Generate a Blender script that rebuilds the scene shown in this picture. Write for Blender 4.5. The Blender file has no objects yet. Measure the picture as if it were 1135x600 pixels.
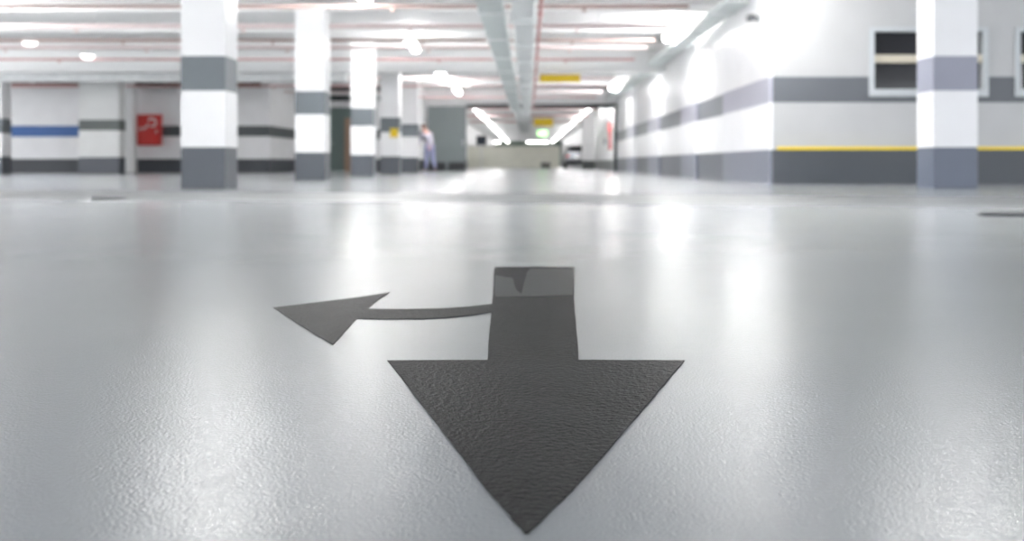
import bpy, bmesh, math, random
from mathutils import Vector, Matrix
random.seed(7)
sc = bpy.context.scene
C = sc.collection
PI = math.pi

# ------------------------------------------------------------ camera, world, exposure
cam_d = bpy.data.cameras.new('camera'); cam = bpy.data.objects.new('camera', cam_d); C.objects.link(cam)
cam.location = (0, 0, 0.305); cam.rotation_euler = (PI/2, 0, 0)
cam_d.sensor_width = 36.0; cam_d.sensor_fit = 'HORIZONTAL'; cam_d.lens = 1140/1135*36
cam_d.shift_x = -18.5/1135; cam_d.shift_y = -119/1135
cam_d.clip_start = 0.05; cam_d.clip_end = 400
cam_d.dof.use_dof = True; cam_d.dof.focus_distance = 1.4; cam_d.dof.aperture_fstop = 4.6
sc.camera = cam
w = bpy.data.worlds.new('fill_light'); sc.world = w; w.use_nodes = True  # even fill light added through the open back and sides
w.node_tree.nodes['Background'].inputs['Color'].default_value = (0.93, 0.96, 1.0, 1)
w.node_tree.nodes['Background'].inputs['Strength'].default_value = 1.6
sc.view_settings.view_transform = 'Standard'; sc.view_settings.look = 'None'
sc.view_settings.gamma = 1; sc.view_settings.use_curve_mapping = False
sc.view_settings.exposure = 1.45
LAMP = 30.0            # strength of every lit tube
CEIL = 3.3

# ------------------------------------------------------------ materials
def mat(name, col, rough=0.5, metal=0.0, emit=None, es=0.0, var=0.0, scale=6.0, bump=0.0, bscale=60.0, spec=0.5):
    m = bpy.data.materials.new(name); m.use_nodes = True
    nt = m.node_tree; b = nt.nodes['Principled BSDF']
    b.inputs['Roughness'].default_value = rough; b.inputs['Metallic'].default_value = metal
    b.inputs['Specular IOR Level'].default_value = spec
    c4 = (*col, 1)
    tc = nt.nodes.new('ShaderNodeTexCoord')
    if var > 0:
        n = nt.nodes.new('ShaderNodeTexNoise'); n.inputs['Scale'].default_value = scale; n.inputs['Detail'].default_value = 4
        nt.links.new(tc.outputs['Object'], n.inputs['Vector'])
        mx = nt.nodes.new('ShaderNodeMix'); mx.data_type = 'RGBA'
        mx.inputs[6].default_value = tuple(x*(1-var) for x in col)+(1,); mx.inputs[7].default_value = tuple(min(1, x*(1+var)) for x in col)+(1,)
        nt.links.new(n.outputs['Fac'], mx.inputs[0]); nt.links.new(mx.outputs[2], b.inputs['Base Color'])
    else:
        b.inputs['Base Color'].default_value = c4
    if bump > 0:
        n = nt.nodes.new('ShaderNodeTexNoise'); n.inputs['Scale'].default_value = bscale; n.inputs['Detail'].default_value = 3
        nt.links.new(tc.outputs['Object'], n.inputs['Vector'])
        bp = nt.nodes.new('ShaderNodeBump'); bp.inputs['Strength'].default_value = bump; bp.inputs['Distance'].default_value = 0.002
        nt.links.new(n.outputs['Fac'], bp.inputs['Height']); nt.links.new(bp.outputs[0], b.inputs['Normal'])
    if emit:
        b.inputs['Emission Color'].default_value = (*emit, 1); b.inputs['Emission Strength'].default_value = es
    return m

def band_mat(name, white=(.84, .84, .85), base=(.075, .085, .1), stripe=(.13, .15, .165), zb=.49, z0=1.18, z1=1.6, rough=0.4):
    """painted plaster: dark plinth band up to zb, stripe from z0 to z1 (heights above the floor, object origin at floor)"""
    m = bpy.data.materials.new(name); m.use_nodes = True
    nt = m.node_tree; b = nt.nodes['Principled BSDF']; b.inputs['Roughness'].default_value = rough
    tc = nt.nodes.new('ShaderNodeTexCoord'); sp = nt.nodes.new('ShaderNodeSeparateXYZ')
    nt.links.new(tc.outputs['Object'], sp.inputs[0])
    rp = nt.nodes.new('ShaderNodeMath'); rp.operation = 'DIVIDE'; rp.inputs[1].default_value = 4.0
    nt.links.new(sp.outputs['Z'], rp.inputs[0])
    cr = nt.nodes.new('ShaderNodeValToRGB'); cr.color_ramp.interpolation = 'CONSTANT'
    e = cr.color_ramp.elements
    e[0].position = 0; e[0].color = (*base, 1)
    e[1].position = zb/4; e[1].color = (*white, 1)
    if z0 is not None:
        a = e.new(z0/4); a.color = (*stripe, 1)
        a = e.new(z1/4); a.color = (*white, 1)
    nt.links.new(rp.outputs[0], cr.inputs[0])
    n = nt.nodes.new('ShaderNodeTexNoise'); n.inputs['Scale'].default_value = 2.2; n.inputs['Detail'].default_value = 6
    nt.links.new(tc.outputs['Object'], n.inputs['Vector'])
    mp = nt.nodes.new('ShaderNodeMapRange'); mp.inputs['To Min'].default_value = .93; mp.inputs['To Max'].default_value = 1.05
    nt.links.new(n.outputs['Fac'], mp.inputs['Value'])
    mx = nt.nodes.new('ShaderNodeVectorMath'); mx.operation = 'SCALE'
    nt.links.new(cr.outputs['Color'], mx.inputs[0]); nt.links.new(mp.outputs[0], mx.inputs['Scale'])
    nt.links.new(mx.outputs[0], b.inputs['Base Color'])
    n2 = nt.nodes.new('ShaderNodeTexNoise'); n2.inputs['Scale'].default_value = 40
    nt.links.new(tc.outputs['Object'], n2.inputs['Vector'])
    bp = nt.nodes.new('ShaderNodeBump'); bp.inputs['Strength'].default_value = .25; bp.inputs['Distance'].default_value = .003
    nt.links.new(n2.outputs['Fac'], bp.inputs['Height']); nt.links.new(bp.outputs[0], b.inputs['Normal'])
    return m

def floor_mat():
    m = bpy.data.materials.new('coated_floor'); m.use_nodes = True
    nt = m.node_tree; L = nt.links; b = nt.nodes['Principled BSDF']
    geo = nt.nodes.new('ShaderNodeTexCoord'); P = geo.outputs['Object']
    sp = nt.nodes.new('ShaderNodeSeparateXYZ'); L.new(P, sp.inputs[0])
    def M(op, a, b_=None, c=None):
        n = nt.nodes.new('ShaderNodeMath'); n.operation = op
        for i, v in enumerate((a, b_, c)):
            if v is None: continue
            if isinstance(v, (int, float)): n.inputs[i].default_value = v
            else: L.new(v, n.inputs[i])
        return n.outputs[0]
    def N(scale, det=4):
        n = nt.nodes.new('ShaderNodeTexNoise'); n.inputs['Scale'].default_value = scale; n.inputs['Detail'].default_value = det
        L.new(P, n.inputs['Vector']); return n.outputs['Fac']
    # darker worn driving lane running slantwise across the floor
    q = M('ADD', sp.outputs['Y'], M('MULTIPLY', sp.outputs['X'], .22))
    q = M('ADD', q, M('MULTIPLY', M('SUBTRACT', N(.7), .5), 1.2))
    mr = nt.nodes.new('ShaderNodeMapRange'); mr.interpolation_type = 'SMOOTHSTEP'
    mr.inputs['From Min'].default_value = 1.7; mr.inputs['From Max'].default_value = 0.7
    L.new(M('ABSOLUTE', M('SUBTRACT', q, 9.0)), mr.inputs['Value'])
    lane = mr.outputs[0]
    mix = nt.nodes.new('ShaderNodeMix'); mix.data_type = 'RGBA'
    mix.inputs[6].default_value = (.375, .395, .41, 1); mix.inputs[7].default_value = (.20, .21, .215, 1)
    L.new(lane, mix.inputs[0])
    mp = nt.nodes.new('ShaderNodeMapRange'); mp.inputs['To Min'].default_value = .86; mp.inputs['To Max'].default_value = 1.12
    L.new(M('MULTIPLY_ADD', N(1.3, 8), .6, M('MULTIPLY', N(300, 2), .4)), mp.inputs['Value'])  # fine speckle in the colour stands in for the floor's sparkle
    sc_ = nt.nodes.new('ShaderNodeVectorMath'); sc_.operation = 'SCALE'
    L.new(mix.outputs[2], sc_.inputs[0]); L.new(mp.outputs[0], sc_.inputs['Scale'])
    L.new(sc_.outputs[0], b.inputs['Base Color'])
    L.new(M('MULTIPLY_ADD', lane, .2, .16), b.inputs['Roughness'])
    b.inputs['Specular IOR Level'].default_value = .17
    bp = nt.nodes.new('ShaderNodeBump'); bp.inputs['Strength'].default_value = 1.0; bp.inputs['Distance'].default_value = .0007
    L.new(M('ADD', N(260, 2), M('MULTIPLY', N(90, 2), .4)), bp.inputs['Height']); L.new(bp.outputs[0], b.inputs['Normal'])
    return m

def arrow_mat():
    m = bpy.data.materials.new('black_road_paint'); m.use_nodes = True
    nt = m.node_tree; L = nt.links; b = nt.nodes['Principled BSDF']
    tc = nt.nodes.new('ShaderNodeTexCoord'); P = tc.outputs['Object']
    def N(scale, det=4):
        n = nt.nodes.new('ShaderNodeTexNoise'); n.inputs['Scale'].default_value = scale; n.inputs['Detail'].default_value = det
        L.new(P, n.inputs['Vector']); return n.outputs['Fac']
    cr = nt.nodes.new('ShaderNodeValToRGB'); cr.color_ramp.elements[0].position = .35; cr.color_ramp.elements[0].color = (.004, .0045, .005, 1)
    cr.color_ramp.elements[1].position = .75; cr.color_ramp.elements[1].color = (.022, .025, .027, 1)
    mm = nt.nodes.new('ShaderNodeMath'); mm.operation = 'MULTIPLY_ADD'; mm.inputs[1].default_value = .45; mm2 = nt.nodes.new('ShaderNodeMath'); mm2.operation = 'MULTIPLY'; mm2.inputs[1].default_value = .55
    L.new(N(350, 2), mm2.inputs[0]); L.new(N(6, 7), mm.inputs[0]); L.new(mm2.outputs[0], mm.inputs[2]); L.new(mm.outputs[0], cr.inputs[0]); L.new(cr.outputs[0], b.inputs['Base Color'])
    b.inputs['Roughness'].default_value = .42; b.inputs['Specular IOR Level'].default_value = .04
    ad = nt.nodes.new('ShaderNodeMath'); ad.operation = 'MULTIPLY_ADD'; ad.inputs[1].default_value = .6
    L.new(N(320, 2), ad.inputs[0]); L.new(N(120, 3), ad.inputs[2])
    bp = nt.nodes.new('ShaderNodeBump'); bp.inputs['Strength'].default_value = 1; bp.inputs['Distance'].default_value = .0025
    L.new(ad.outputs[0], bp.inputs['Height']); L.new(bp.outputs[0], b.inputs['Normal'])
    return m

M = {}
M['floor'] = floor_mat(); M['arrow'] = arrow_mat()
M['worn'] = mat('worn_black_paint', (.03, .033, .035), .4, var=.5, scale=14, bump=.4, bscale=250, spec=.12)
M['ceiling'] = mat('white_ceiling', (.94, .94, .94), .7, var=.03, scale=1.5)
M['column'] = band_mat('column_paint')
M['right'] = band_mat('right_wall_paint', white=(.92, .92, .93), base=(.115, .125, .145), stripe=(.2, .215, .24), zb=.5, z0=1.18, z1=1.56, rough=.35)
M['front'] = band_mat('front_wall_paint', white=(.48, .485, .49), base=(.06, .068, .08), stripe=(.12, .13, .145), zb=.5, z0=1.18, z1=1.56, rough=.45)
M['left'] = band_mat('left_wall_paint', white=(.84, .84, .85), base=(.045, .05, .06), stripe=(.07, .08, .085), zb=.45, z0=1.2, z1=1.55, rough=.5)
M['plain'] = band_mat('passage_wall_paint', base=(.09, .1, .1), z0=None, z1=None, zb=.45)
M['blue'] = mat('blue_paint', (.015, .10, .33), .4, var=.1, bump=.1)
M['yellow'] = mat('yellow_paint', (.85, .62, .03), .4, var=.05)
M['steel'] = mat('galvanised_steel', (.86, .89, .89), .45, .05, var=.15, scale=5)
M['tray'] = mat('zinc_tray', (.70, .75, .74), .5, .05, var=.15, scale=5)
M['redpipe'] = mat('red_pipe_paint', (.58, .33, .32), .45, var=.15)
M['brownpipe'] = mat('brown_pipe_paint', (.36, .25, .22), .5, var=.2)
M['wallpipe'] = mat('dark_red_brown_pipe', (.17, .09, .08), .5, var=.2)
M['palepipe'] = mat('pale_pink_pipe_paint', (.74, .62, .61), .5, var=.1)
M['lamp_body'] = mat('white_lamp_housing', (.85, .85, .85), .5)
M['tube'] = mat('lit_diffuser', (1, 1, 1), .5, emit=(1, .985, .97), es=LAMP)
M['tube_far'] = mat('lit_diffuser_far', (1, 1, 1), .5, emit=(1, .985, .97), es=LAMP*.25)
M['added_uplight'] = mat('added_uplight_glow', (1, 1, 1), .5, emit=(1, .985, .97), es=LAMP*2.2)  # glow added on the lamp tops to brighten the ceiling
M['tube_added'] = mat('added_fill_diffuser', (1, 1, 1), .5, emit=(1, .985, .97), es=LAMP*2.2)  # for the unseen lamps added over the left bays
M['dim'] = mat('lit_globe', (1, 1, 1), .5, emit=(1, .985, .97), es=1.6)
M['sign_yellow'] = mat('yellow_sign_face', (.72, .5, .01), .45, var=.05)
M['sign_green'] = mat('green_lit_sign', (.2, .7, .2), .4, emit=(.45, 1, .35), es=1.2)
M['dark'] = mat('dark_steel', (.045, .055, .06), .45, .3, var=.2)
M['fdoor'] = mat('grey_fire_door_paint', (.14, .165, .17), .42, var=.12, scale=2)
M['kick'] = mat('black_kick_plate', (.02, .022, .025), .5, var=.2)
M['gdoor'] = mat('grey_green_door_paint', (.12, .165, .155), .45, var=.1)
M['wood'] = mat('brown_wood', (.30, .2, .14), .6, var=.3, scale=9)
M['red'] = mat('red_enamel', (.62, .035, .03), .35, var=.08)
M['white'] = mat('white_enamel', (.85, .85, .85), .4, var=.03)
M['cream'] = mat('cream_paint', (.88, .87, .77), .6, var=.08, scale=2)
M['green_wall'] = mat('pale_green_paint', (.35, .45, .38), .6, var=.08)
M['glass'] = mat('dark_window_glass', (.012, .012, .016), .06, var=.3, scale=1.5)
M['wframe'] = mat('grey_window_frame', (.52, .55, .57), .5, var=.04)
M['mull'] = mat('cream_mullion', (.62, .57, .46), .5, var=.05)
M['silver'] = mat('silver_car_paint', (.55, .56, .6), .25, .5, var=.03)
M['tyre'] = mat('black_rubber', (.015, .015, .016), .8, var=.2)
M['skin'] = mat('skin', (.62, .36, .30), .55, var=.05, scale=20)
M['hair'] = mat('dark_hair', (.05, .035, .03), .6, var=.3, scale=40)
M['jacket'] = mat('mauve_grey_cloth', (.5, .48, .56), .9, var=.12, scale=20, bump=.3)
M['trousers'] = mat('blue_cloth', (.3, .32, .5), .9, var=.12, scale=20, bump=.3)
M['shoe'] = mat('dark_shoe', (.03, .03, .035), .5, var=.2)
M['tail'] = mat('red_tail_lamp', (.5, .02, .02), .25, var=.1)
M['plate'] = mat('number_plate_blank', (.8, .8, .78), .4, var=.03)
M['screen'] = mat('dark_blue_panel', (.02, .03, .05), .35, var=.2)
M['grate'] = mat('cast_iron', (.06, .065, .07), .5, .4, var=.3, scale=30)
M['cctv'] = mat('grey_plastic', (.16, .17, .18), .45, var=.1)

# ------------------------------------------------------------ mesh helpers
def new(): return bmesh.new()
def box(bm, x0, x1, y0, y1, z0, z1, bev=0.0):
    r = bmesh.ops.create_cube(bm, size=1)
    vs = r['verts']
    for v in vs:
        v.co = Vector(((x0+x1)/2+v.co.x*(x1-x0), (y0+y1)/2+v.co.y*(y1-y0), (z0+z1)/2+v.co.z*(z1-z0)))
    if bev:
        es = list({e for v in vs for e in v.link_edges})
        bmesh.ops.bevel(bm, geom=es, offset=bev, segments=2, profile=.6, affect='EDGES')
def cyl(bm, p0, p1, r0, r1=None, seg=16):
    r1 = r0 if r1 is None else r1
    p0 = Vector(p0); p1 = Vector(p1); d = p1-p0
    m = Matrix.Translation((p0+p1)/2) @ d.to_track_quat('Z', 'Y').to_matrix().to_4x4()
    bmesh.ops.create_cone(bm, cap_ends=True, segments=seg, radius1=r0, radius2=r1, depth=d.length, matrix=m)
def tube(bm, pts, r, seg=10):
    pts = [Vector(p) for p in pts]; rings = []
    for i, p in enumerate(pts):
        d = (pts[min(i+1, len(pts)-1)]-pts[max(i-1, 0)]).normalized()
        up = Vector((0, 0, 1)) if abs(d.z) < .9 else Vector((0, 1, 0))
        a = d.cross(up).normalized(); b = d.cross(a)
        rr = r[i] if isinstance(r, (list, tuple)) else r
        rings.append([bm.verts.new(p+a*rr*math.cos(2*PI*k/seg)+b*rr*math.sin(2*PI*k/seg)) for k in range(seg)])
    for i in range(len(rings)-1):
        for k in range(seg):
            bm.faces.new((rings[i][k], rings[i][(k+1) % seg], rings[i+1][(k+1) % seg], rings[i+1][k]))
    bm.faces.new(rings[0][::-1]); bm.faces.new(rings[-1])
def prism(bm, pts, z0, z1):
    a = [bm.verts.new((x, y, z0)) for x, y in pts]; b = [bm.verts.new((x, y, z1)) for x, y in pts]
    n = len(pts)
    for i in range(n): bm.faces.new((a[i], a[(i+1) % n], b[(i+1) % n], b[i]))
    bm.faces.new(a[::-1]); bm.faces.new(b)
def ball(bm, c, r, sx=1, sy=1, sz=1, seg=20):
    m = Matrix.Translation(c) @ Matrix.Diagonal((sx, sy, sz, 1))
    bmesh.ops.create_uvsphere(bm, u_segments=seg, v_segments=seg//2, radius=r, matrix=m)
def obj(name, bm, m, parent=None, loc=None, smooth=False):
    bmesh.ops.recalc_face_normals(bm, faces=bm.faces)
    me = bpy.data.meshes.new(name); bm.to_mesh(me); bm.free()
    me.materials.append(M[m] if isinstance(m, str) else m)
    if smooth:
        for p in me.polygons: p.use_smooth = True
    o = bpy.data.objects.new(name, me); C.objects.link(o)
    if parent: o.parent = parent
    if loc: o.location = loc
    return o
def tag(o, label, cat, group=None, kind=None):
    o['label'] = label; o['category'] = cat
    if group: o['group'] = group
    if kind: o['kind'] = kind
    return o
def thing(name, label, cat, loc=(0, 0, 0), rotz=0, group=None):
    o = bpy.data.objects.new(name, None); C.objects.link(o); o.empty_display_size = .2
    o.location = loc; o.rotation_euler = (0, 0, rotz); return tag(o, label, cat, group)
def struct(name, bm, m, label, parent=None, loc=None):
    o = obj(name, bm, m, parent, loc)
    o['kind'] = 'structure'; o['label'] = label; o['category'] = name.split('_')[0]
    return o
def dup(root, loc, label, group=None):
    r = root.copy(); C.objects.link(r); r.location = loc; r['label'] = label
    if group: r['group'] = group
    for ch in list(root.children):
        c = ch.copy(); C.objects.link(c); c.parent = r
        for g in ch.children:
            d = g.copy(); C.objects.link(d); d.parent = c
    return r
ORD = ['nearest', 'second nearest', 'third nearest', 'fourth nearest', 'fifth nearest', 'sixth nearest', 'seventh nearest',
       'eighth nearest', 'ninth nearest', 'tenth nearest', 'eleventh nearest', 'twelfth nearest', 'thirteenth nearest', 'fourteenth nearest']

# ------------------------------------------------------------ the setting
RX = 3.55       # face of the right-hand wall
RY = 14.95      # front of the block on the right
PY = 41.45      # plane of the portal
bm = new(); box(bm, -30, 16, -14, 140, -.2, 0); struct('floor', bm, 'floor', 'glossy light grey coated garage floor')
bm = new(); box(bm, -30, 16, -14, 140, CEIL, CEIL+.2)
y = 4.3
while y < 134:                                       # shallow downstand ribs of the slab
    if not (PY-1.2 < y < PY+1.2): box(bm, -30, RX, y-.14, y+.14, CEIL-.12, CEIL-.001)
    y += 3.05
box(bm, -30, RX, 26.75, 27.15, CEIL-.62, CEIL-.001)
struct('ceiling', bm, 'ceiling', 'white ribbed garage ceiling')

# right block: side wall with shallow pilasters, and front wall with two windows
bm = new(); box(bm, RX, RX+.25, RY+.25, PY, 0, CEIL-.002)
struct('wall_right', bm, 'right', 'white side wall with grey stripe and shallow pilasters')
M['pilaster'] = band_mat('lamplit_pilaster_paint', white=(.92, .92, .94), base=(.2, .215, .27), stripe=(.42, .42, .5), zb=.5, z0=1.18, z1=1.56, rough=.3)  # paler stripe and plinth: lamp light put into the wall colours
bm = new()
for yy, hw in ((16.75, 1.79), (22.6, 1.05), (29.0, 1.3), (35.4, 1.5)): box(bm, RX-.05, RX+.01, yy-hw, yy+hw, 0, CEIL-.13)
struct('trim_4', bm, 'pilaster', 'shallow white pilasters with stripe paled by painted-in lamplight on the right side wall')
W = [(5.0, 6.62), (7.12, 8.74)]; wz0, wz1 = 1.38, 2.25
bm = new()
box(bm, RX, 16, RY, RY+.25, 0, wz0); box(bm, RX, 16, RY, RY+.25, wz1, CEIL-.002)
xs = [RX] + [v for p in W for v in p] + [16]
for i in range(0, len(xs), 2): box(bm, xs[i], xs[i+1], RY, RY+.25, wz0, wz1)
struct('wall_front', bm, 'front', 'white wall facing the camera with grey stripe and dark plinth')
for i, (a, b_) in enumerate(W):
    t = bpy.data.objects.new('window_%d' % (i+1), None); C.objects.link(t); t.location = ((a+b_)/2, RY, wz0)
    t['kind'] = 'structure'; t['category'] = 'window'
    t['label'] = ['dark two-light window behind the right column', 'dark window cut by the right edge of the photo'][i]
    h = (b_-a)/2; H = wz1-wz0; bm = new(); f = .055
    box(bm, -h-f, h+f, -.03, .1, -f-.05, 0); box(bm, -h-f, h+f, -.03, .1, H-.03, H+.03)
    box(bm, -h-f, -h+.02, -.03, .1, 0, H-.03); box(bm, h-.02, h+f, -.03, .1, 0, H-.03)
    box(bm, -.035, .035, 0, .08, 0, H-.03)
    obj('window_frame', bm, 'wframe', t)
    bm = new(); box(bm, -h+.02, -.035, .02, .09, H*.45, H*.58); box(bm, .035, h-.02, .02, .09, H*.45, H*.58); obj('mullion', bm, 'mull', t)
    bm = new(); box(bm, -h, h, .11, .13, 0, H); obj('pane', bm, 'glass', t)
bm = new(); box(bm, RX+.06, 16, RY-.012, RY+.001, .5, .545)
struct('trim_1', bm, 'yellow', 'thin yellow line above the dark plinth of the front wall')

# back of the left-hand bays
bm = new(); box(bm, -30, -8.7, 34.5, 34.75, 0, CEIL-.002)
struct('wall_left', bm, 'left', 'far white wall of the left bays with a dark stripe')
bm = new(); box(bm, -20, -15.06, 34.488, 34.501, 1.19, 1.56)
struct('trim_2', bm, 'blue', 'bright blue stripe on the far left wall')
bm = new(); box(bm, -8.95, -8.7, 34.75, 38.5, 0, CEIL-.002)
struct('wall_side', bm, 'left', 'short return wall between the two back walls')
dx0, dx1, dz = -7.6, -6.45, 2.4
bm = new(); box(bm, -8.95, dx0, 38.5, 38.75, 0, CEIL-.002); box(bm, dx1, -4.2, 38.5, 38.75, 0, CEIL-.002)
box(bm, dx0, dx1, 38.5, 38.75, dz, CEIL-.002); box(bm, -4.45, -4.2, 38.75, PY, 0, CEIL-.002)
struct('wall_back', bm, 'left', 'white back wall around the grey-green door')
d = bpy.data.objects.new('door_1', None); C.objects.link(d); d.location = ((dx0+dx1)/2, 38.55, 0)
d['kind'] = 'structure'; d['category'] = 'door'; d['label'] = 'tall grey-green steel door in the back wall between two columns'
h = (dx1-dx0)/2; bm = new(); box(bm, -h+.05, h-.05, 0, .05, .01, dz-.05)
for zz in (.25, 1.3): box(bm, -h+.18, h-.18, -.012, .001, zz, zz+.85)
obj('door_leaf', bm, 'gdoor', d)
bm = new(); box(bm, -h, -h+.05, -.04, .1, 0, dz); box(bm, h-.05, h, -.04, .1, 0, dz); box(bm, -h+.05, h-.05, -.04, .1, dz-.05, dz)
obj('door_frame', bm, 'gdoor', d)
bm = new(); cyl(bm, (-h+.14, 0, 1.05), (-h+.14, -.06, 1.05), .012); cyl(bm, (-h+.13, -.06, 1.05), (-h+.27, -.06, 1.05), .011); obj('door_handle', bm, 'steel', d)

# portal between the hall and the long passage behind it
PT = 2.62
bm = new(); box(bm, -4.2, -2.5, PY, PY+.3, 0, PT); box(bm, -4.2, RX+.25, PY, PY+.3, PT, CEIL-.002); box(bm, RX, RX+.25, PY, PY+.3, 0, PT)
struct('wall_portal', bm, 'plain', 'white cross wall with the wide opening to the passage')
bm = new()
box(bm, RX-.13, RX, PY-.12, PY, 0, PT-.1, .01); box(bm, -2.5, RX, PY-.12, PY, PT-.1, PT+.06, .01)
struct('trim_3', bm, 'dark', 'dark steel lintel and right-hand post framing the opening')

# the passage beyond
bm = new(); box(bm, -4.75, -4.5, PY+.3, 138, 0, CEIL-.002); struct('wall_passage_left', bm, 'plain', 'white left wall of the far passage')
bm = new(); box(bm, RX, RX+.25, PY+.3, 53, 0, CEIL-.13); box(bm, 4.3, 4.55, 53, 138, 0, CEIL-.002); box(bm, RX, 4.3, 52.75, 53, 0, CEIL-.13)
struct('wall_passage_right', bm, 'plain', 'white right wall of the far passage')
bm = new(); box(bm, -4.5, 4.3, 137.7, 138, 0, CEIL-.002); struct('wall_end', bm, 'green_wall', 'pale green wall closing the far passage')
bm = new(); box(bm, -4.45, 2.25, 75, 75.25, 0, 1.5); box(bm, -4.45, 2.25, 74.95, 75.3, 1.5, 1.56)
struct('wall_low', bm, 'cream', 'low cream parapet wall across the far passage')

# ------------------------------------------------------------ columns
def column(x0, yy, wx=.54, wy=.54, m='column', label='', group=None, name='column'):
    t = thing(name, label, 'column', (x0+wx/2, yy+wy/2, 0), 0, group)
    bm = new()
    box(bm, -wx/2, wx/2, -wy/2, wy/2, 0, CEIL-.13, .012)
    obj('shaft', bm, m, t)
    bm = new(); box(bm, -wx/2-.03, wx/2+.03, -wy/2-.03, wy/2+.03, CEIL-.19, CEIL-.125)
    obj('column_head', bm, 'ceiling', t)
    return t
g = 'square striped columns along the left of the lane'
lab = ['large white square column with two dark stripes, nearest of the left row',
       'white square striped column, second in the left row, right of the largest',
       'white square striped column, third in the left row, beside the brown board',
       'bright white striped column, fourth in the left row', 'bright white striped column, last of the left row before the person']
for i, yy in enumerate((12.5, 18.6, 24.4, 29.3, 34.2)):
    column(-4.23, yy, label=lab[i], group=g)
M['column_r'] = band_mat('lit_column_paint', base=(.13, .15, .2), stripe=(.3, .31, .38), white=(.86, .86, .88))  # column paint with the light on its stripe and plinth put into the colour
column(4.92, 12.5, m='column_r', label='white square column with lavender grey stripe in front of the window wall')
column(-15.9, 30.0, label='white striped column cut by the left edge of the photo')
M['pier'] = band_mat('pier_paint', white=(.84, .85, .84), base=(.07, .08, .1), stripe=(.095, .115, .11), zb=.47, z0=1.3, z1=1.64)
column(-13.83, 31.6, 1.25, .5, m='pier', label='broad white pier with grey-green stripe left of the red cabinet')
column(-13.3, 33.9, .28, .3, m='white', label='slim plain white post between the broad pier and the red cabinet')
column(2.98, 57, .68, .6, m='plain', label='white pillar in the far passage partly hiding the silver car')

# ------------------------------------------------------------ black arrows on the floor
def P2(px, py):      # floor spot of the painted mark
    s = (py-181)/.305
    return ((px-586)/s, 1140/s)
def mark(name, pts, m, z1, parent=None, z0=.0005):
    bm = new(); prism(bm, pts, z0, z1); return obj(name, bm, m, parent)
def lerp(a, b, n, jit=0.0):
    out = []
    for i in range(n):
        t = i/n; out.append((a[0]+(b[0]-a[0])*t+random.uniform(-jit, jit), a[1]+(b[1]-a[1])*t+random.uniform(-jit, jit)))
    return out
outline = [(429.6, 400.5), (540, 400), (546, 330), (548, 296.4), (637, 296.4), (636, 329), (641.4, 400), (759, 400.5), (706, 463), (645, 534), (586, 593), (582, 593), (540, 544), (486, 473)]
pts = [P2(*p) for p in outline]; poly = []
for i, p in enumerate(pts): poly += lerp(p, pts[(i+1) % len(pts)], 10, .0007)
t = thing('floor_arrow', 'large black painted arrow pointing towards the camera on the grey floor', 'floor marking')
c0 = Vector((*P2(590, 400), 0)); t.location = c0
def loc_pts(ps): return [(x-c0.x, y-c0.y) for x, y in ps]
mark('arrow_head_and_stem', loc_pts(poly), 'arrow', .0015, t)
wp = [(548.6, 322), (549, 306), (568, 309), (572, 322), (578, 327), (584, 303), (588, 298.5), (636, 298.5), (635.4, 328), (600, 329.5), (549, 330)]
wpts = [P2(*p) for p in wp]; wpoly = []
for i, p in enumerate(wpts): wpoly += lerp(p, wpts[(i+1) % len(wpts)], 4, .001)
o = mark('worn_patch', loc_pts(wpoly), 'worn', .0019, t, .0015); o['label'] = 'shiny worn paler patch at the tail of the arrow'
o2 = [(303, 341.6), (350, 336), (398, 330), (432, 324.5), (420, 333), (407.6, 343), (440, 343.5), (467, 343), (495, 342.3), (520, 340.5), (545.5, 337.5),
      (544.5, 346.6), (520, 350.5), (495, 353), (467, 354.3), (430, 354.5), (395.5, 354), (382, 369), (369, 383), (345, 369)]
pts = [P2(*p) for p in o2]; poly = []
for i, p in enumerate(pts): poly += lerp(p, pts[(i+1) % len(pts)], 4, .0007)
a2 = thing('floor_arrow', 'small black curved arrow pointing left beside the stem of the large arrow', 'floor marking')
a2.location = c0 = Vector((*P2(420, 350), 0))
mark('curved_arrow', loc_pts(poly), 'arrow', .0014, a2)

# floor drains
def drain(x, yy, r, label):
    t = thing('floor_drain', label, 'drain', (x, yy, 0), group='round iron floor drains')
    bm = new(); bmesh.ops.create_cone(bm, cap_ends=True, segments=32, radius1=r, radius2=r-.006, depth=.006, matrix=Matrix.Translation((0, 0, .003))); obj('rim', bm, 'grate', t)
    bm = new(); bmesh.ops.create_cone(bm, cap_ends=True, segments=32, radius1=r-.02, radius2=r-.02, depth=.002, matrix=Matrix.Translation((0, 0, .007)))
    for k in range(-4, 5):
        u = k*r/5.5; L_ = math.sqrt(max(0, (r-.03)**2-u*u)); box(bm, -L_, L_, u-.006, u+.006, .008, .012)
    obj('grate', bm, 'grate', t)
drain(-3.6, 8.8, .16, 'small round iron drain in the dark lane on the left')
drain(2.78, 6.0, .16, 'small round iron drain at the right edge of the floor')

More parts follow.
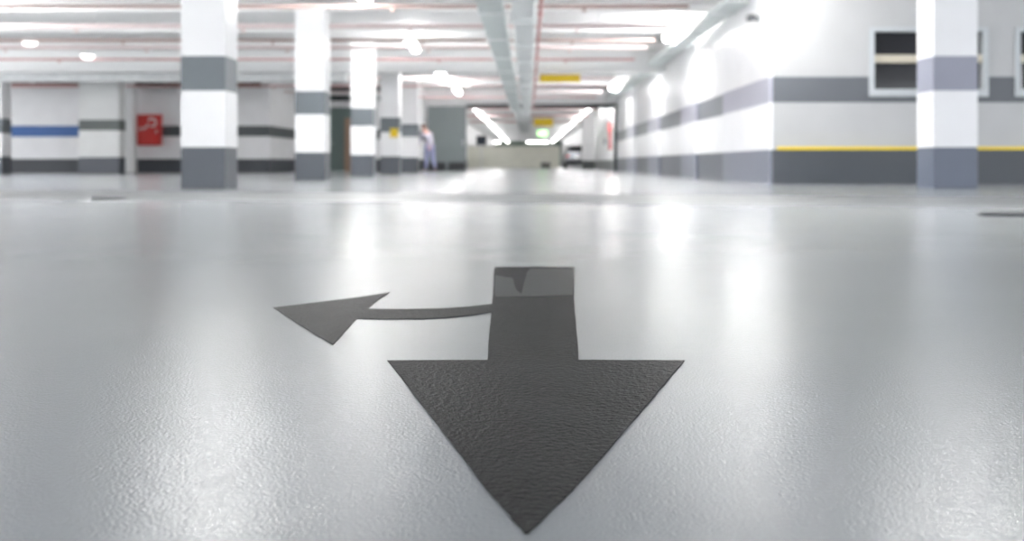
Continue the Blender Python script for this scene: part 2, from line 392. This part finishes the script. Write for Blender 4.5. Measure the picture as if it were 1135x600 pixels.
# ------------------------------------------------------------ ceiling lamps
def make_lamp(label, group, zl=2.95, L_=1.4, m='tube'):
    t = thing('ceiling_lamp', label, 'lamp', (0, 0, zl), 0, group)
    bm = new(); box(bm, -.09, .09, -L_/2-.02, L_/2+.02, .06, .12, .01); obj('housing', bm, 'lamp_body', t)
    bm = new()
    pr = [(-.085, .06), (-.085, .0), (-.06, -.045), (-.02, -.06), (.02, -.06), (.06, -.045), (.085, .0), (.085, .06)]
    a = [bm.verts.new((x, -L_/2, z)) for x, z in pr]; b = [bm.verts.new((x, L_/2, z)) for x, z in pr]
    for i in range(len(pr)): j = (i+1) % len(pr); bm.faces.new((a[i], a[j], b[j], b[i]))
    bm.faces.new(a); bm.faces.new(b[::-1])
    obj('diffuser', bm, m, t)
    bm = new(); box(bm, -.05, .05, -L_/2+.05, L_/2-.05, .121, .128); obj('added_up_strip', bm, 'added_uplight' if m == 'tube' else m, t)  # glowing top strip added to throw light on the ceiling
    for s in (-.45, .45):
        bm = new(); cyl(bm, (0, s, .12), (0, s, CEIL-zl), .008, seg=8); obj('hanger', bm, 'steel', t)
    return t
first = None
def lamp(x, yy, label, group):
    global first
    if first is None:
        first = make_lamp(label, group); first.location = (x, yy, 2.95); return first
    o = dup(first, (x, yy, 2.95), label, group); return o
for i in range(6):
    lamp(-2.63, 8.6+7.35*i, 'lit tube lamp under the ceiling, %s of the left row before the opening' % ORD[i], 'tube lamps of the left row')
for i in range(6):
    lamp(2.95, 6.7+7.25*i-(.5 if i == 3 else 0), 'lit tube lamp by the right wall, %s of the right row before the opening' % ORD[i], 'tube lamps of the right row')
fb = make_lamp('added unseen tube lamp brightening the left bays', 'added unseen tube lamps over the left bays', m='tube_added'); fb.location = (-10.7, 5, 2.95); keep, first = first, fb  # unseen lamps added to brighten the left ceiling and walls
for j, (x, y_) in enumerate(((-10.7, 11.5), (-10.7, 18), (-18, 12), (-18, 19), (-18, 26), (-24, 12), (-24, 19), (-24, 26), (-24, 32))):
    lamp(x, y_, 'added unseen tube lamp brightening the left bays', 'added unseen tube lamps over the left bays')
first = keep
g = 'tube lamps merging into a streak in the far passage'
fl = make_lamp('lit tube lamp in the left streak of lamps beyond the opening', g+', left', m='tube_far'); fl.location = (-2.63, 45, 2.95); first = fl
for i in range(1, 18): lamp(-2.63, 45+4.9*i, 'lit tube lamp in the left streak of lamps beyond the opening', g+', left')
for i in range(18): lamp(2.95, 45.5+4.9*i, 'lit tube lamp in the right streak of lamps beyond the opening', g+', right')
for x in (-4.0, 0.2, 1.1, 2.0): 
    o = lamp(x, 130, 'lit tube lamp across the far end of the passage', 'tube lamps across the end of the passage')
    o.rotation_euler = (0, 0, PI/2); o.scale = (1, .55, 1)
# lamps in the left bays (round bulkheads, dimmer)
def globe_lamp(x, yy, label):
    t = thing('round_ceiling_lamp', label, 'lamp', (x, yy, 2.93), 0, 'round lamps over the left bays')
    bm = new(); cyl(bm, (0, 0, .0), (0, 0, .05), .15, seg=24); obj('housing', bm, 'lamp_body', t)
    bm = new(); ball(bm, (0, 0, 0), .15, 1, 1, .7, 24); bmesh.ops.delete(bm, geom=[v for v in bm.verts if v.co.z > .001], context='VERTS'); obj('globe', bm, 'dim', t, smooth=True)
    bm = new(); cyl(bm, (0, 0, .05), (0, 0, CEIL-2.93), .01, seg=8); obj('hanger', bm, 'steel', t)
for i, (x, yy) in enumerate(((-10.72, 22.1), (-10.72, 25.0), (-10.72, 28.4))):
    globe_lamp(x, yy, 'round white lamp over the left bays, %s of three' % ORD[i])

# ------------------------------------------------------------ duct, tray, pipes
def seg_duct(x0, x1, z0, z1, y0, y1, m, name, label, cat, step=1.5):
    t = thing(name, label, cat, ((x0+x1)/2, y0, z0)); w_ = (x1-x0)/2; h_ = z1-z0
    bm = new(); box(bm, -w_, w_, 0, y1-y0, 0, h_, .01); obj('duct_body', bm, m, t)
    yy = step/2; n = 0
    while yy < y1-y0-.1 and n < 90:
        bm = new(); f = .02
        box(bm, -w_-f, w_+f, yy-.02, yy+.02, -f, h_+f); obj('flange', bm, 'steel', t)
        bm = new()
        for s in (-1, 1): cyl(bm, (s*(w_+.03), yy+.3, -.02), (s*(w_+.03), yy+.3, CEIL-z0), .006, seg=6)
        box(bm, -w_-.05, w_+.05, yy+.28, yy+.32, -.03, -.002)
        obj('hanger', bm, 'steel', t); yy += step; n += 1
    return t
seg_duct(-.22, .08, 2.36, 2.58, 4, PY-.15, 'steel', 'air_duct', 'long light grey metal duct under the ceiling along the lane', 'duct', 3.05)
def tray(x0, x1, z0, y0, y1, label, rung=1.0):
    t = thing('cable_tray', label, 'cable tray', ((x0+x1)/2, y0, z0)); w_ = (x1-x0)/2; L_ = y1-y0
    for s in (-1, 1):
        bm = new(); box(bm, s*w_-.012, s*w_+.012, 0, L_, 0, .09); obj('side_rail', bm, 'tray', t)
    bm = new(); box(bm, -w_+.012, w_-.012, 0, L_, 0, .012)
    k = 0.0
    while k < L_-.2: box(bm, -w_+.012, w_-.012, k, k+.05, .012, .03); k += rung
    obj('tray_bed', bm, 'tray', t)
    bm = new()
    for j in range(3): cyl(bm, (-w_*.6+j*w_*.5, 0, .045), (-w_*.6+j*w_*.5, L_, .045), .014, seg=8)
    obj('cables', bm, 'dark', t)
    k = 1.2
    while k < L_:
        bm = new()
        for s in (-1, 1): cyl(bm, (s*(w_+.02), k, -.02), (s*(w_+.02), k, CEIL-z0), .006, seg=6)
        box(bm, -w_-.04, w_+.04, k-.02, k+.02, -.03, -.001); obj('hanger', bm, 'steel', t); k += 3.05
tray(-.68, -.36, 2.4, 4, PY-.15, 'grey cable tray hanging left of the long metal duct')
tray(3.1, 3.42, 2.82, 16, PY-.15, 'grey cable tray high along the right wall')
seg_duct(-.6, .05, 2.45, 2.75, PY+.6, 74, 'steel', 'air_duct', 'grey duct under the ceiling of the far passage', 'duct', 3.05)
# lengthwise sprinkler main
def pipe_y(x, z, y0, y1, r, m, label):
    t = thing('sprinkler_main', label, 'pipe', (x, y0, z))
    bm = new(); cyl(bm, (0, 0, 0), (0, y1-y0, 0), r, seg=14); obj('pipe_run', bm, m, t, smooth=True)
    yy = 1.0
    while yy < y1-y0:
        bm = new(); cyl(bm, (0, yy-.09, 0), (0, yy+.09, 0), r*1.5, seg=14); obj('coupling', bm, m, t)
        bm = new(); cyl(bm, (0, yy, r), (0, yy, CEIL-z), .006, seg=6); obj('hanger', bm, 'steel', t); yy += 3.05
pipe_y(.17, 2.5, 5, PY-.15, .028, 'redpipe', 'thin red-brown pipe running beside the long metal duct')
# crosswise pipes under the ceiling
def pipe_x(x0, x1, yy, z, r, m, label, group, sprink=True):
    t = thing('sprinkler_pipe', label, 'pipe', (x0, yy, z), 0, group); L_ = x1-x0
    bm = new(); cyl(bm, (0, 0, 0), (L_, 0, 0), r, seg=12); obj('pipe_run', bm, m, t, smooth=True)
    k = 1.3
    while k < L_:
        bm = new(); cyl(bm, (k, 0, -r*2.2), (k, 0, 0), r*.7, seg=8); cyl(bm, (k, 0, -r*2.6), (k, 0, -r*2.2), r*1.3, seg=10)
        if sprink: obj('sprinkler_head', bm, m, t)
        else: bm.free()
        bm = new(); cyl(bm, (k+.4, 0, r), (k+.4, 0, CEIL-z), .006, seg=6); obj('hanger', bm, 'steel', t); k += 3.1
ys = [(12.9, 'redpipe', .03), (16.7, 'brownpipe', .03), (19.1, 'palepipe', .045), (21.3, 'brownpipe', .03), (22.6, 'palepipe', .04), (25.2, 'redpipe', .03), (30.9, 'palepipe', .05), (33.9, 'redpipe', .03), (36.6, 'palepipe', .03), (39.6, 'redpipe', .03)]
g = 'pipes crossing under the ceiling'
for i, (yy, m, r) in enumerate(ys):
    nm = {'redpipe': 'red', 'brownpipe': 'brown', 'palepipe': 'pale pink'}[m]
    pipe_x(-19, 2.6, yy, 2.85, r, m, 'thin %s pipe crossing under the ceiling, %s of the pipes' % (nm, ORD[i]), g)
for i, yy in enumerate((48, 55.5, 63)):
    pipe_x(-3.6, 3.2, yy, 2.86, .05, 'redpipe', 'red pipe crossing the far passage ceiling, %s of three' % ORD[i], 'pipes crossing the far passage', False)
# big crosswise duct over the left bays and pipes on top of the back wall
t = thing('air_duct', 'wide pale grey duct crossing over the left bays', 'duct', (-14.2, 27.5, 2.5))
bm = new(); box(bm, 0, 9.3, 0, .5, 0, .42, .02); obj('duct_body', bm, 'steel', t)
for k in range(7):
    bm = new(); box(bm, .7+1.35*k, .75+1.35*k, -.02, .52, -.02, .44); obj('flange', bm, 'steel', t)
    bm = new(); cyl(bm, (.9+1.35*k, .25, .42), (.9+1.35*k, .25, CEIL-2.5), .008, seg=6); obj('hanger', bm, 'steel', t)
t = thing('wall_pipe', 'dark red-brown pipe along the top of the far left wall', 'pipe', (-22, 34.1, 2.92))
bm = new(); cyl(bm, (0, 0, 0), (13.1, 0, 0), .1, seg=16); obj('pipe_run', bm, 'wallpipe', t, smooth=True)
for k in range(6):
    bm = new(); box(bm, 1+2.2*k, 1.06+2.2*k, -.12, .4, -.13, -.1); box(bm, 1+2.2*k, 1.06+2.2*k, .34, .4, -.13, .1); obj('bracket', bm, 'steel', t)
t = thing('wall_pipe', 'dark grey pipe along the top of the wall above the grey-green door', 'pipe', (-8.6, 38.2, 2.72))
bm = new(); cyl(bm, (0, 0, 0), (4.3, 0, 0), .09, seg=16); obj('pipe_run', bm, 'dark', t, smooth=True)
bm = new(); cyl(bm, (0, 0, .34), (4.3, 0, .34), .07, seg=16); obj('upper_pipe_run', bm, 'dark', t, smooth=True)
for k in range(2):
    bm = new(); box(bm, .8+2.2*k, .86+2.2*k, -.1, .3, -.11, .28); obj('bracket', bm, 'steel', t)
bm = new(); tube(bm, [(-13.9, 31.3, 3.0), (-13.4, 31.3, 2.99), (-12.9, 31.3, 2.95), (-12.4, 31.35, 2.86), (-11.9, 31.4, 2.74), (-11.4, 31.4, 2.72), (-10.6, 31.4, 2.86), (-10.3, 31.4, 2.9)], .03)
tag(obj('cable', bm, 'dark', smooth=True), 'dark cable sagging past the top of the broad pier', 'cable')

# ------------------------------------------------------------ signs and fittings
t = thing('hanging_sign', 'long bright yellow sign hanging under the crossbeam in the lane', 'sign', (.81, 26.6, 2.5))
bm = new(); box(bm, -.52, .52, -.03, .03, -.1, .1, .012); obj('sign_board', bm, 'sign_yellow', t)
for s in (-.4, .4):
    bm = new(); cyl(bm, (s, 0, .1), (s, 0, CEIL-2.5), .008, seg=6); obj('hanger', bm, 'steel', t)
t = thing('hanging_sign', 'faint yellow sign hanging in the far passage above the green sign', 'sign', (.75, 52.5, 2.4))
bm = new(); box(bm, -.48, .48, -.03, .03, -.2, .2, .012); obj('sign_board', bm, 'sign_yellow', t)
for s in (-.4, .4):
    bm = new(); cyl(bm, (s, 0, .2), (s, 0, CEIL-2.4), .008, seg=6); obj('hanger', bm, 'steel', t)
t = thing('exit_sign', 'small lit green sign hanging in the far passage', 'sign', (.9, 67, 2.25))
bm = new(); box(bm, -.33, .33, -.05, .05, -.2, .2, .02); obj('sign_box', bm, 'dark', t)
bm = new(); box(bm, -.31, .31, -.056, -.045, -.18, .18); obj('lit_face', bm, 'sign_green', t)
bm = new(); cyl(bm, (0, 0, .2), (0, 0, CEIL-2.25), .01, seg=6); obj('hanger', bm, 'steel', t)
t = thing('wall_panel', 'small dark blue panel on a post in the far passage', 'sign', (-2.95, 64, 0))
bm = new(); box(bm, -.31, .31, -.05, .05, 1.42, 2.02, .02); obj('panel', bm, 'screen', t)
bm = new(); cyl(bm, (0, .06, 0), (0, .06, 1.9), .04, seg=12); obj('post', bm, 'white', t)
# CCTV camera near the corner of the right block
t = thing('security_camera', 'small dark security camera high near the corner of the right wall', 'camera', (RX-.07, 15.6, 2.5))
bm = new(); cyl(bm, (0, 0, 0), (-.04, 0, 0), .05, seg=16); cyl(bm, (-.04, 0, 0), (-.1, 0, .0), .016, seg=10); obj('mount', bm, 'cctv', t)
bm = new(); cyl(bm, (-.11, .14, .01), (-.11, -.12, -.01), .042, seg=16); box(bm, -.165, -.055, -.16, .12, .04, .055, .004); obj('camera_body', bm, 'cctv', t)
bm = new(); cyl(bm, (-.11, -.12, -.01), (-.11, -.13, -.011), .03, seg=16); obj('camera_lens', bm, 'glass', t)
# red hose cabinet
t = thing('fire_hose_cabinet', 'square red fire hose cabinet on the far left wall', 'cabinet', (-12.84, 34.245, 0))
bm = new(); box(bm, -.56, .56, 0, .25, .9, 1.93, .015); obj('cabinet_box', bm, 'red', t)
bm = new(); box(bm, -.52, .52, -.02, .0, .94, 1.89, .006); dr = obj('door', bm, 'red', t)
bm = new(); box(bm, .44, .47, -.05, -.018, 1.3, 1.42, .004); obj('handle', bm, 'steel', dr)
bm = new()
tube(bm, [(.30+.15*math.cos(a)*.9, -.024, 1.66+.13*math.sin(a)) for a in [2.6-i*.35 for i in range(14)]], .028, 8)
tube(bm, [(.18, -.024, 1.62), (.12, -.024, 1.5), (.0, -.024, 1.44), (-.08, -.024, 1.5), (-.13, -.024, 1.4)], .024, 8)
for v in bm.verts: v.co.y = -.024+(v.co.y+.024)*.25
o = obj('hose_symbol', bm, 'white', t); o['label'] = 'white hose symbol'
# small yellow plate between the last two columns
t = thing('wall_plate', 'small yellow plate on the side of the fourth left column', 'sign', (-3.83, 29.24, 1.17))
bm = new(); box(bm, -.11, .11, 0, .03, -.13, .13, .01); obj('plate', bm, 'sign_yellow', t)
bm = new(); 
for sx in (-.08, .08):
    for sz in (-.1, .1): cyl(bm, (sx, -.004, sz), (sx, .002, sz), .008, seg=8)
obj('screws', bm, 'steel', t)
# brown board leaning in front of the door
t = thing('wooden_board', 'brown wooden board standing in front of the grey-green door', 'board', (-6.72, 38.2, 0))
t.rotation_euler = (-.05, 0, 0)
bm = new(); box(bm, -.14, .14, 0, .03, .005, 2.0, .004)
obj('board', bm, 'wood', t)
bm = new(); box(bm, -.1, .1, -.025, -.001, .3, .38); box(bm, -.1, .1, -.025, -.001, 1.6, 1.68); obj('batten', bm, 'wood', t)
# sliding fire door
t = thing('sliding_fire_door', 'tall dark grey sliding door parked left of the wide opening', 'door', (-3.28, PY-.2, 0))
bm = new(); box(bm, -.77, .77, 0, .1, .02, 2.6, .01); obj('door_panel', bm, 'fdoor', t)
bm = new(); box(bm, -.74, -.06, -.014, .0, .03, .34, .004); box(bm, .06, .74, -.014, .0, .03, .34, .004); obj('kick_plate', bm, 'kick', t)
bm = new(); box(bm, -.77, .77, -.012, -.0, .5, .54); box(bm, -.01, .01, -.012, 0, .54, 2.58); obj('seam', bm, 'fdoor', t)
bm = new(); cyl(bm, (.66, -.05, 1.0), (.66, -.05, 1.25), .014); cyl(bm, (.66, 0, 1.02), (.66, -.05, 1.02), .01); cyl(bm, (.66, 0, 1.23), (.66, -.05, 1.23), .01); obj('handle', bm, 'steel', t)
# red pipe and small plate just behind the portal post
t = thing('fire_riser', 'short upright red pipe beside the dark post of the opening', 'pipe', (RX-.2, PY+.9, .9))
bm = new(); cyl(bm, (0, 0, 0), (0, 0, 1.05), .065, seg=16); obj('pipe_run', bm, 'red', t, smooth=True)
bm = new(); cyl(bm, (0, 0, -.03), (0, 0, .03), .085, seg=16); cyl(bm, (0, 0, 1.02), (0, 0, 1.07), .085, seg=16); obj('flange', bm, 'red', t)
bm = new(); box(bm, .0, .2, -.02, .02, .2, .24); box(bm, .0, .2, -.02, .02, .8, .84); obj('bracket', bm, 'steel', t)
t = thing('wall_plate', 'small grey plate on the passage wall right of the silver car', 'sign', (RX, 47.5, 1.3))
bm = new(); box(bm, -.06, 0, -.3, .3, -.13, .13, .01); obj('plate', bm, 'cctv', t)
# dark crate by the parapet
t = thing('crate', 'small dark crate standing before the cream parapet wall', 'crate', (1.15, 70, 0))
bm = new()
box(bm, -.3, .3, -.2, .2, 0, .03)
for s in (-1, 1):
    for z in (.04, .15, .26): box(bm, -.3, .3, s*.2-.01, s*.2+.01, z, z+.08); box(bm, s*.3-.01, s*.3+.01, -.19, .19, z, z+.08)
    for s2 in (-1, 1): box(bm, s*.29-.02, s*.29+.02, s2*.19-.02, s2*.19+.02, 0, .36)
obj('crate_body', bm, 'tyre', t)

# ------------------------------------------------------------ silver car, seen from behind
t = thing('car', 'silver car parked on the right of the far passage behind a white pillar', 'car', (3.02, 62.0, 0))
def loft(bm, secs):
    rings = [[bm.verts.new(p) for p in s] for s in secs]; n = len(rings[0])
    for i in range(len(rings)-1):
        for k in range(n): bm.faces.new((rings[i][k], rings[i][(k+1) % n], rings[i+1][(k+1) % n], rings[i+1][k]))
    bm.faces.new(rings[0][::-1]); bm.faces.new(rings[-1])
def sec(y, hw, z0, z1, r=.12):
    return [(-hw+r, y, z0), (hw-r, y, z0), (hw, y, z0+r), (hw, y, z1-r), (hw-r, y, z1), (-hw+r, y, z1), (-hw, y, z1-r), (-hw, y, z0+r)]
bm = new(); loft(bm, [sec(0, .76, .35, .8), sec(.08, .84, .25, .93), sec(.9, .87, .2, .98), (sec(2.6, .87, .2, .96)), sec(3.6, .86, .22, .86), sec(4.1, .78, .28, .72), sec(4.25, .66, .36, .62)])
obj('body', bm, 'silver', t, smooth=False)
bm = new(); loft(bm, [sec(.12, .72, .9, 1.0, .04), sec(.55, .66, .9, 1.38, .1), sec(.9, .63, .9, 1.45, .1), sec(2.0, .63, .9, 1.45, .1), sec(3.0, .74, .9, .97, .03)])
obj('cabin', bm, 'silver', t)
bm = new(); a = [bm.verts.new(p) for p in ((-.62, .15, 1.03), (.62, .15, 1.03), (.54, .50, 1.34), (-.54, .50, 1.34))]; b = [bm.verts.new(v.co+Vector((0, .05, -.02))) for v in a]
for v in a: v.co.y -= .02
for i in range(4): bm.faces.new((a[i], a[(i+1) % 4], b[(i+1) % 4], b[i]))
bm.faces.new(a); bm.faces.new(b[::-1]); obj('rear_window', bm, 'glass', t)
for s in (-1, 1):
    bm = new(); box(bm, s*.655-.05, s*.655+.05, .85, 2.1, 1.02, 1.33, .02); obj('side_window', bm, 'glass', t)
    bm = new(); box(bm, s*.68-.11, s*.68+.11, -.03, .06, .68, .84, .01); obj('tail_lamp', bm, 'tail', t)
    for yy in (.85, 3.35):
        bm = new(); cyl(bm, (s*.87, yy, .32), (s*.67, yy, .32), .32, seg=24); wh = obj('wheel', bm, 'tyre', t)
        bm = new(); cyl(bm, (s*.88, yy, .32), (s*.86, yy, .32), .2, seg=18); obj('wheel_rim', bm, 'steel', wh)
bm = new(); box(bm, -.8, .8, -.06, .1, .3, .5, .03); obj('bumper', bm, 'tyre', t)
bm = new(); box(bm, -.26, .26, -.04, .0, .6, .72); obj('number_plate', bm, 'plate', t)

# ------------------------------------------------------------ person beside the sliding door
def skinned(name, verts, edges, radii, m, parent, sub=2):
    me = bpy.data.meshes.new(name); me.from_pydata(verts, edges, [])
    o = bpy.data.objects.new(name, me); C.objects.link(o); me.materials.append(M[m])
    md = o.modifiers.new('skin', 'SKIN'); md.use_smooth_shade = True
    for i, r in enumerate(radii):
        sv = me.skin_vertices[0].data[i]; sv.radius = (r, r) if isinstance(r, (int, float)) else r
    me.skin_vertices[0].data[0].use_root = True
    s = o.modifiers.new('sub', 'SUBSURF'); s.levels = sub; s.render_levels = sub
    if parent: o.parent = parent
    return o
per = thing('person', 'person in mauve-grey jacket and blue trousers leaning left beside the grey door', 'person', (-3.72, 38.6, 0))
V = dict(pel=(0, 0, .95), bel=(-.02, 0, 1.1), che=(-.08, -.02, 1.3), sho=(-.12, -.02, 1.43), nek=(-.17, -.03, 1.52), hd0=(-.2, -.04, 1.6), hd1=(-.22, -.04, 1.7),
         lsh=(.04, -.01, 1.41), lel=(.1, .04, 1.15), lwr=(.04, -.12, .94), lha=(.02, -.17, .88),
         rsh=(-.28, -.03, 1.4), rel=(-.36, -.02, 1.14), rwr=(-.38, -.16, .95), rha=(-.39, -.2, .88),
         lhi=(.09, 0, .9), lkn=(.13, .05, .5), lan=(.2, .16, .11), lto=(.14, .08, .04),
         rhi=(-.09, 0, .9), rkn=(-.12, -.08, .5), ran=(-.14, -.06, .09), rto=(-.24, -.1, .035))
R_ = dict(pel=.14, bel=.12, che=.145, sho=.1, nek=.055, hd0=.085, hd1=.095, lsh=.055, lel=.042, lwr=.028, lha=.035, rsh=.055, rel=.042, rwr=.028, rha=.035,
          lhi=.095, lkn=.06, lan=.04, lto=.035, rhi=.095, rkn=.06, ran=.04, rto=.035)
E = [('pel', 'bel'), ('bel', 'che'), ('che', 'sho'), ('sho', 'nek'), ('nek', 'hd0'), ('hd0', 'hd1'), ('sho', 'lsh'), ('lsh', 'lel'), ('lel', 'lwr'), ('lwr', 'lha'),
     ('sho', 'rsh'), ('rsh', 'rel'), ('rel', 'rwr'), ('rwr', 'rha'), ('pel', 'lhi'), ('lhi', 'lkn'), ('lkn', 'lan'), ('lan', 'lto'), ('pel', 'rhi'), ('rhi', 'rkn'), ('rkn', 'ran'), ('ran', 'rto')]
def sub_skin(name, keys, m, grow, sub=2):
    ix = {k: i for i, k in enumerate(keys)}
    return skinned(name, [V[k] for k in keys], [(ix[a], ix[b]) for a, b in E if a in ix and b in ix], [R_[k]+grow for k in keys], m, per, sub)
# fingers belong to the continuous body
keys = list(V.keys()); fE = []
for s, h_ in (('l', 'lha'), ('r', 'rha')):
    hx, hy, hz = V[h_]
    for f, (dx, dz, ln) in enumerate(((-.03, 0, .07), (-.012, 0, .08), (.008, 0, .075), (.026, 0, .06), (-.045, .03, .05))):
        a, b = '%sf%da' % (s, f), '%sf%db' % (s, f)
        V[a] = (hx+dx, hy-.02-ln*.2, hz-.03+dz); V[b] = (hx+dx*1.1, hy-.04-ln*.2, hz-.03+dz-ln*.8)
        R_[a] = .011; R_[b] = .009; E += [(h_, a), (a, b)]
sub_skin('body', list(V.keys()), 'skin', 0)
sub_skin('jacket', ['pel', 'bel', 'che', 'sho', 'lsh', 'lel', 'lwr', 'rsh', 'rel', 'rwr'], 'jacket', .02)
sub_skin('trousers', ['pel', 'lhi', 'lkn', 'lan', 'rhi', 'rkn', 'ran'], 'trousers', .018)
for a, b in (('lan', 'lto'), ('ran', 'rto')):
    p = Vector(V[a]); q = Vector(V[b]); bm = new(); c = (p+q)/2; c.z = .05
    ball(bm, c, .13, 1.0, .45, .36); 
    for v in bm.verts: v.co.z = max(v.co.z, .004)
    obj('shoe', bm, 'shoe', per, smooth=True)
bm = new(); hc = Vector((-.215, -.03, 1.70)); ball(bm, hc, .115, 1, 1.02, .9, 24)
bmesh.ops.delete(bm, geom=[v for v in bm.verts if v.co.z < hc.z-.0 and v.co.x < hc.x+.03], context='VERTS'); obj('hair', bm, 'hair', per, smooth=True)
bm = new(); ball(bm, (-.325, -.04, 1.655), .018, 1.3, .8, 1.2, 12); obj('nose', bm, 'skin', per, smooth=True)
for s in (-1, 1):
    bm = new(); ball(bm, (-.2, -.04+s*.1, 1.655), .03, .7, .35, 1.1, 12); obj('ear', bm, 'skin', per, smooth=True)
    bm = new(); ball(bm, (-.305, -.04+s*.036, 1.685), .012, .7, 1, .7, 12); obj('eye', bm, 'hair', per, smooth=True)
bm = new(); box(bm, -.312, -.295, -.065, -.015, 1.61, 1.62, .003); obj('mouth', bm, 'red', per)
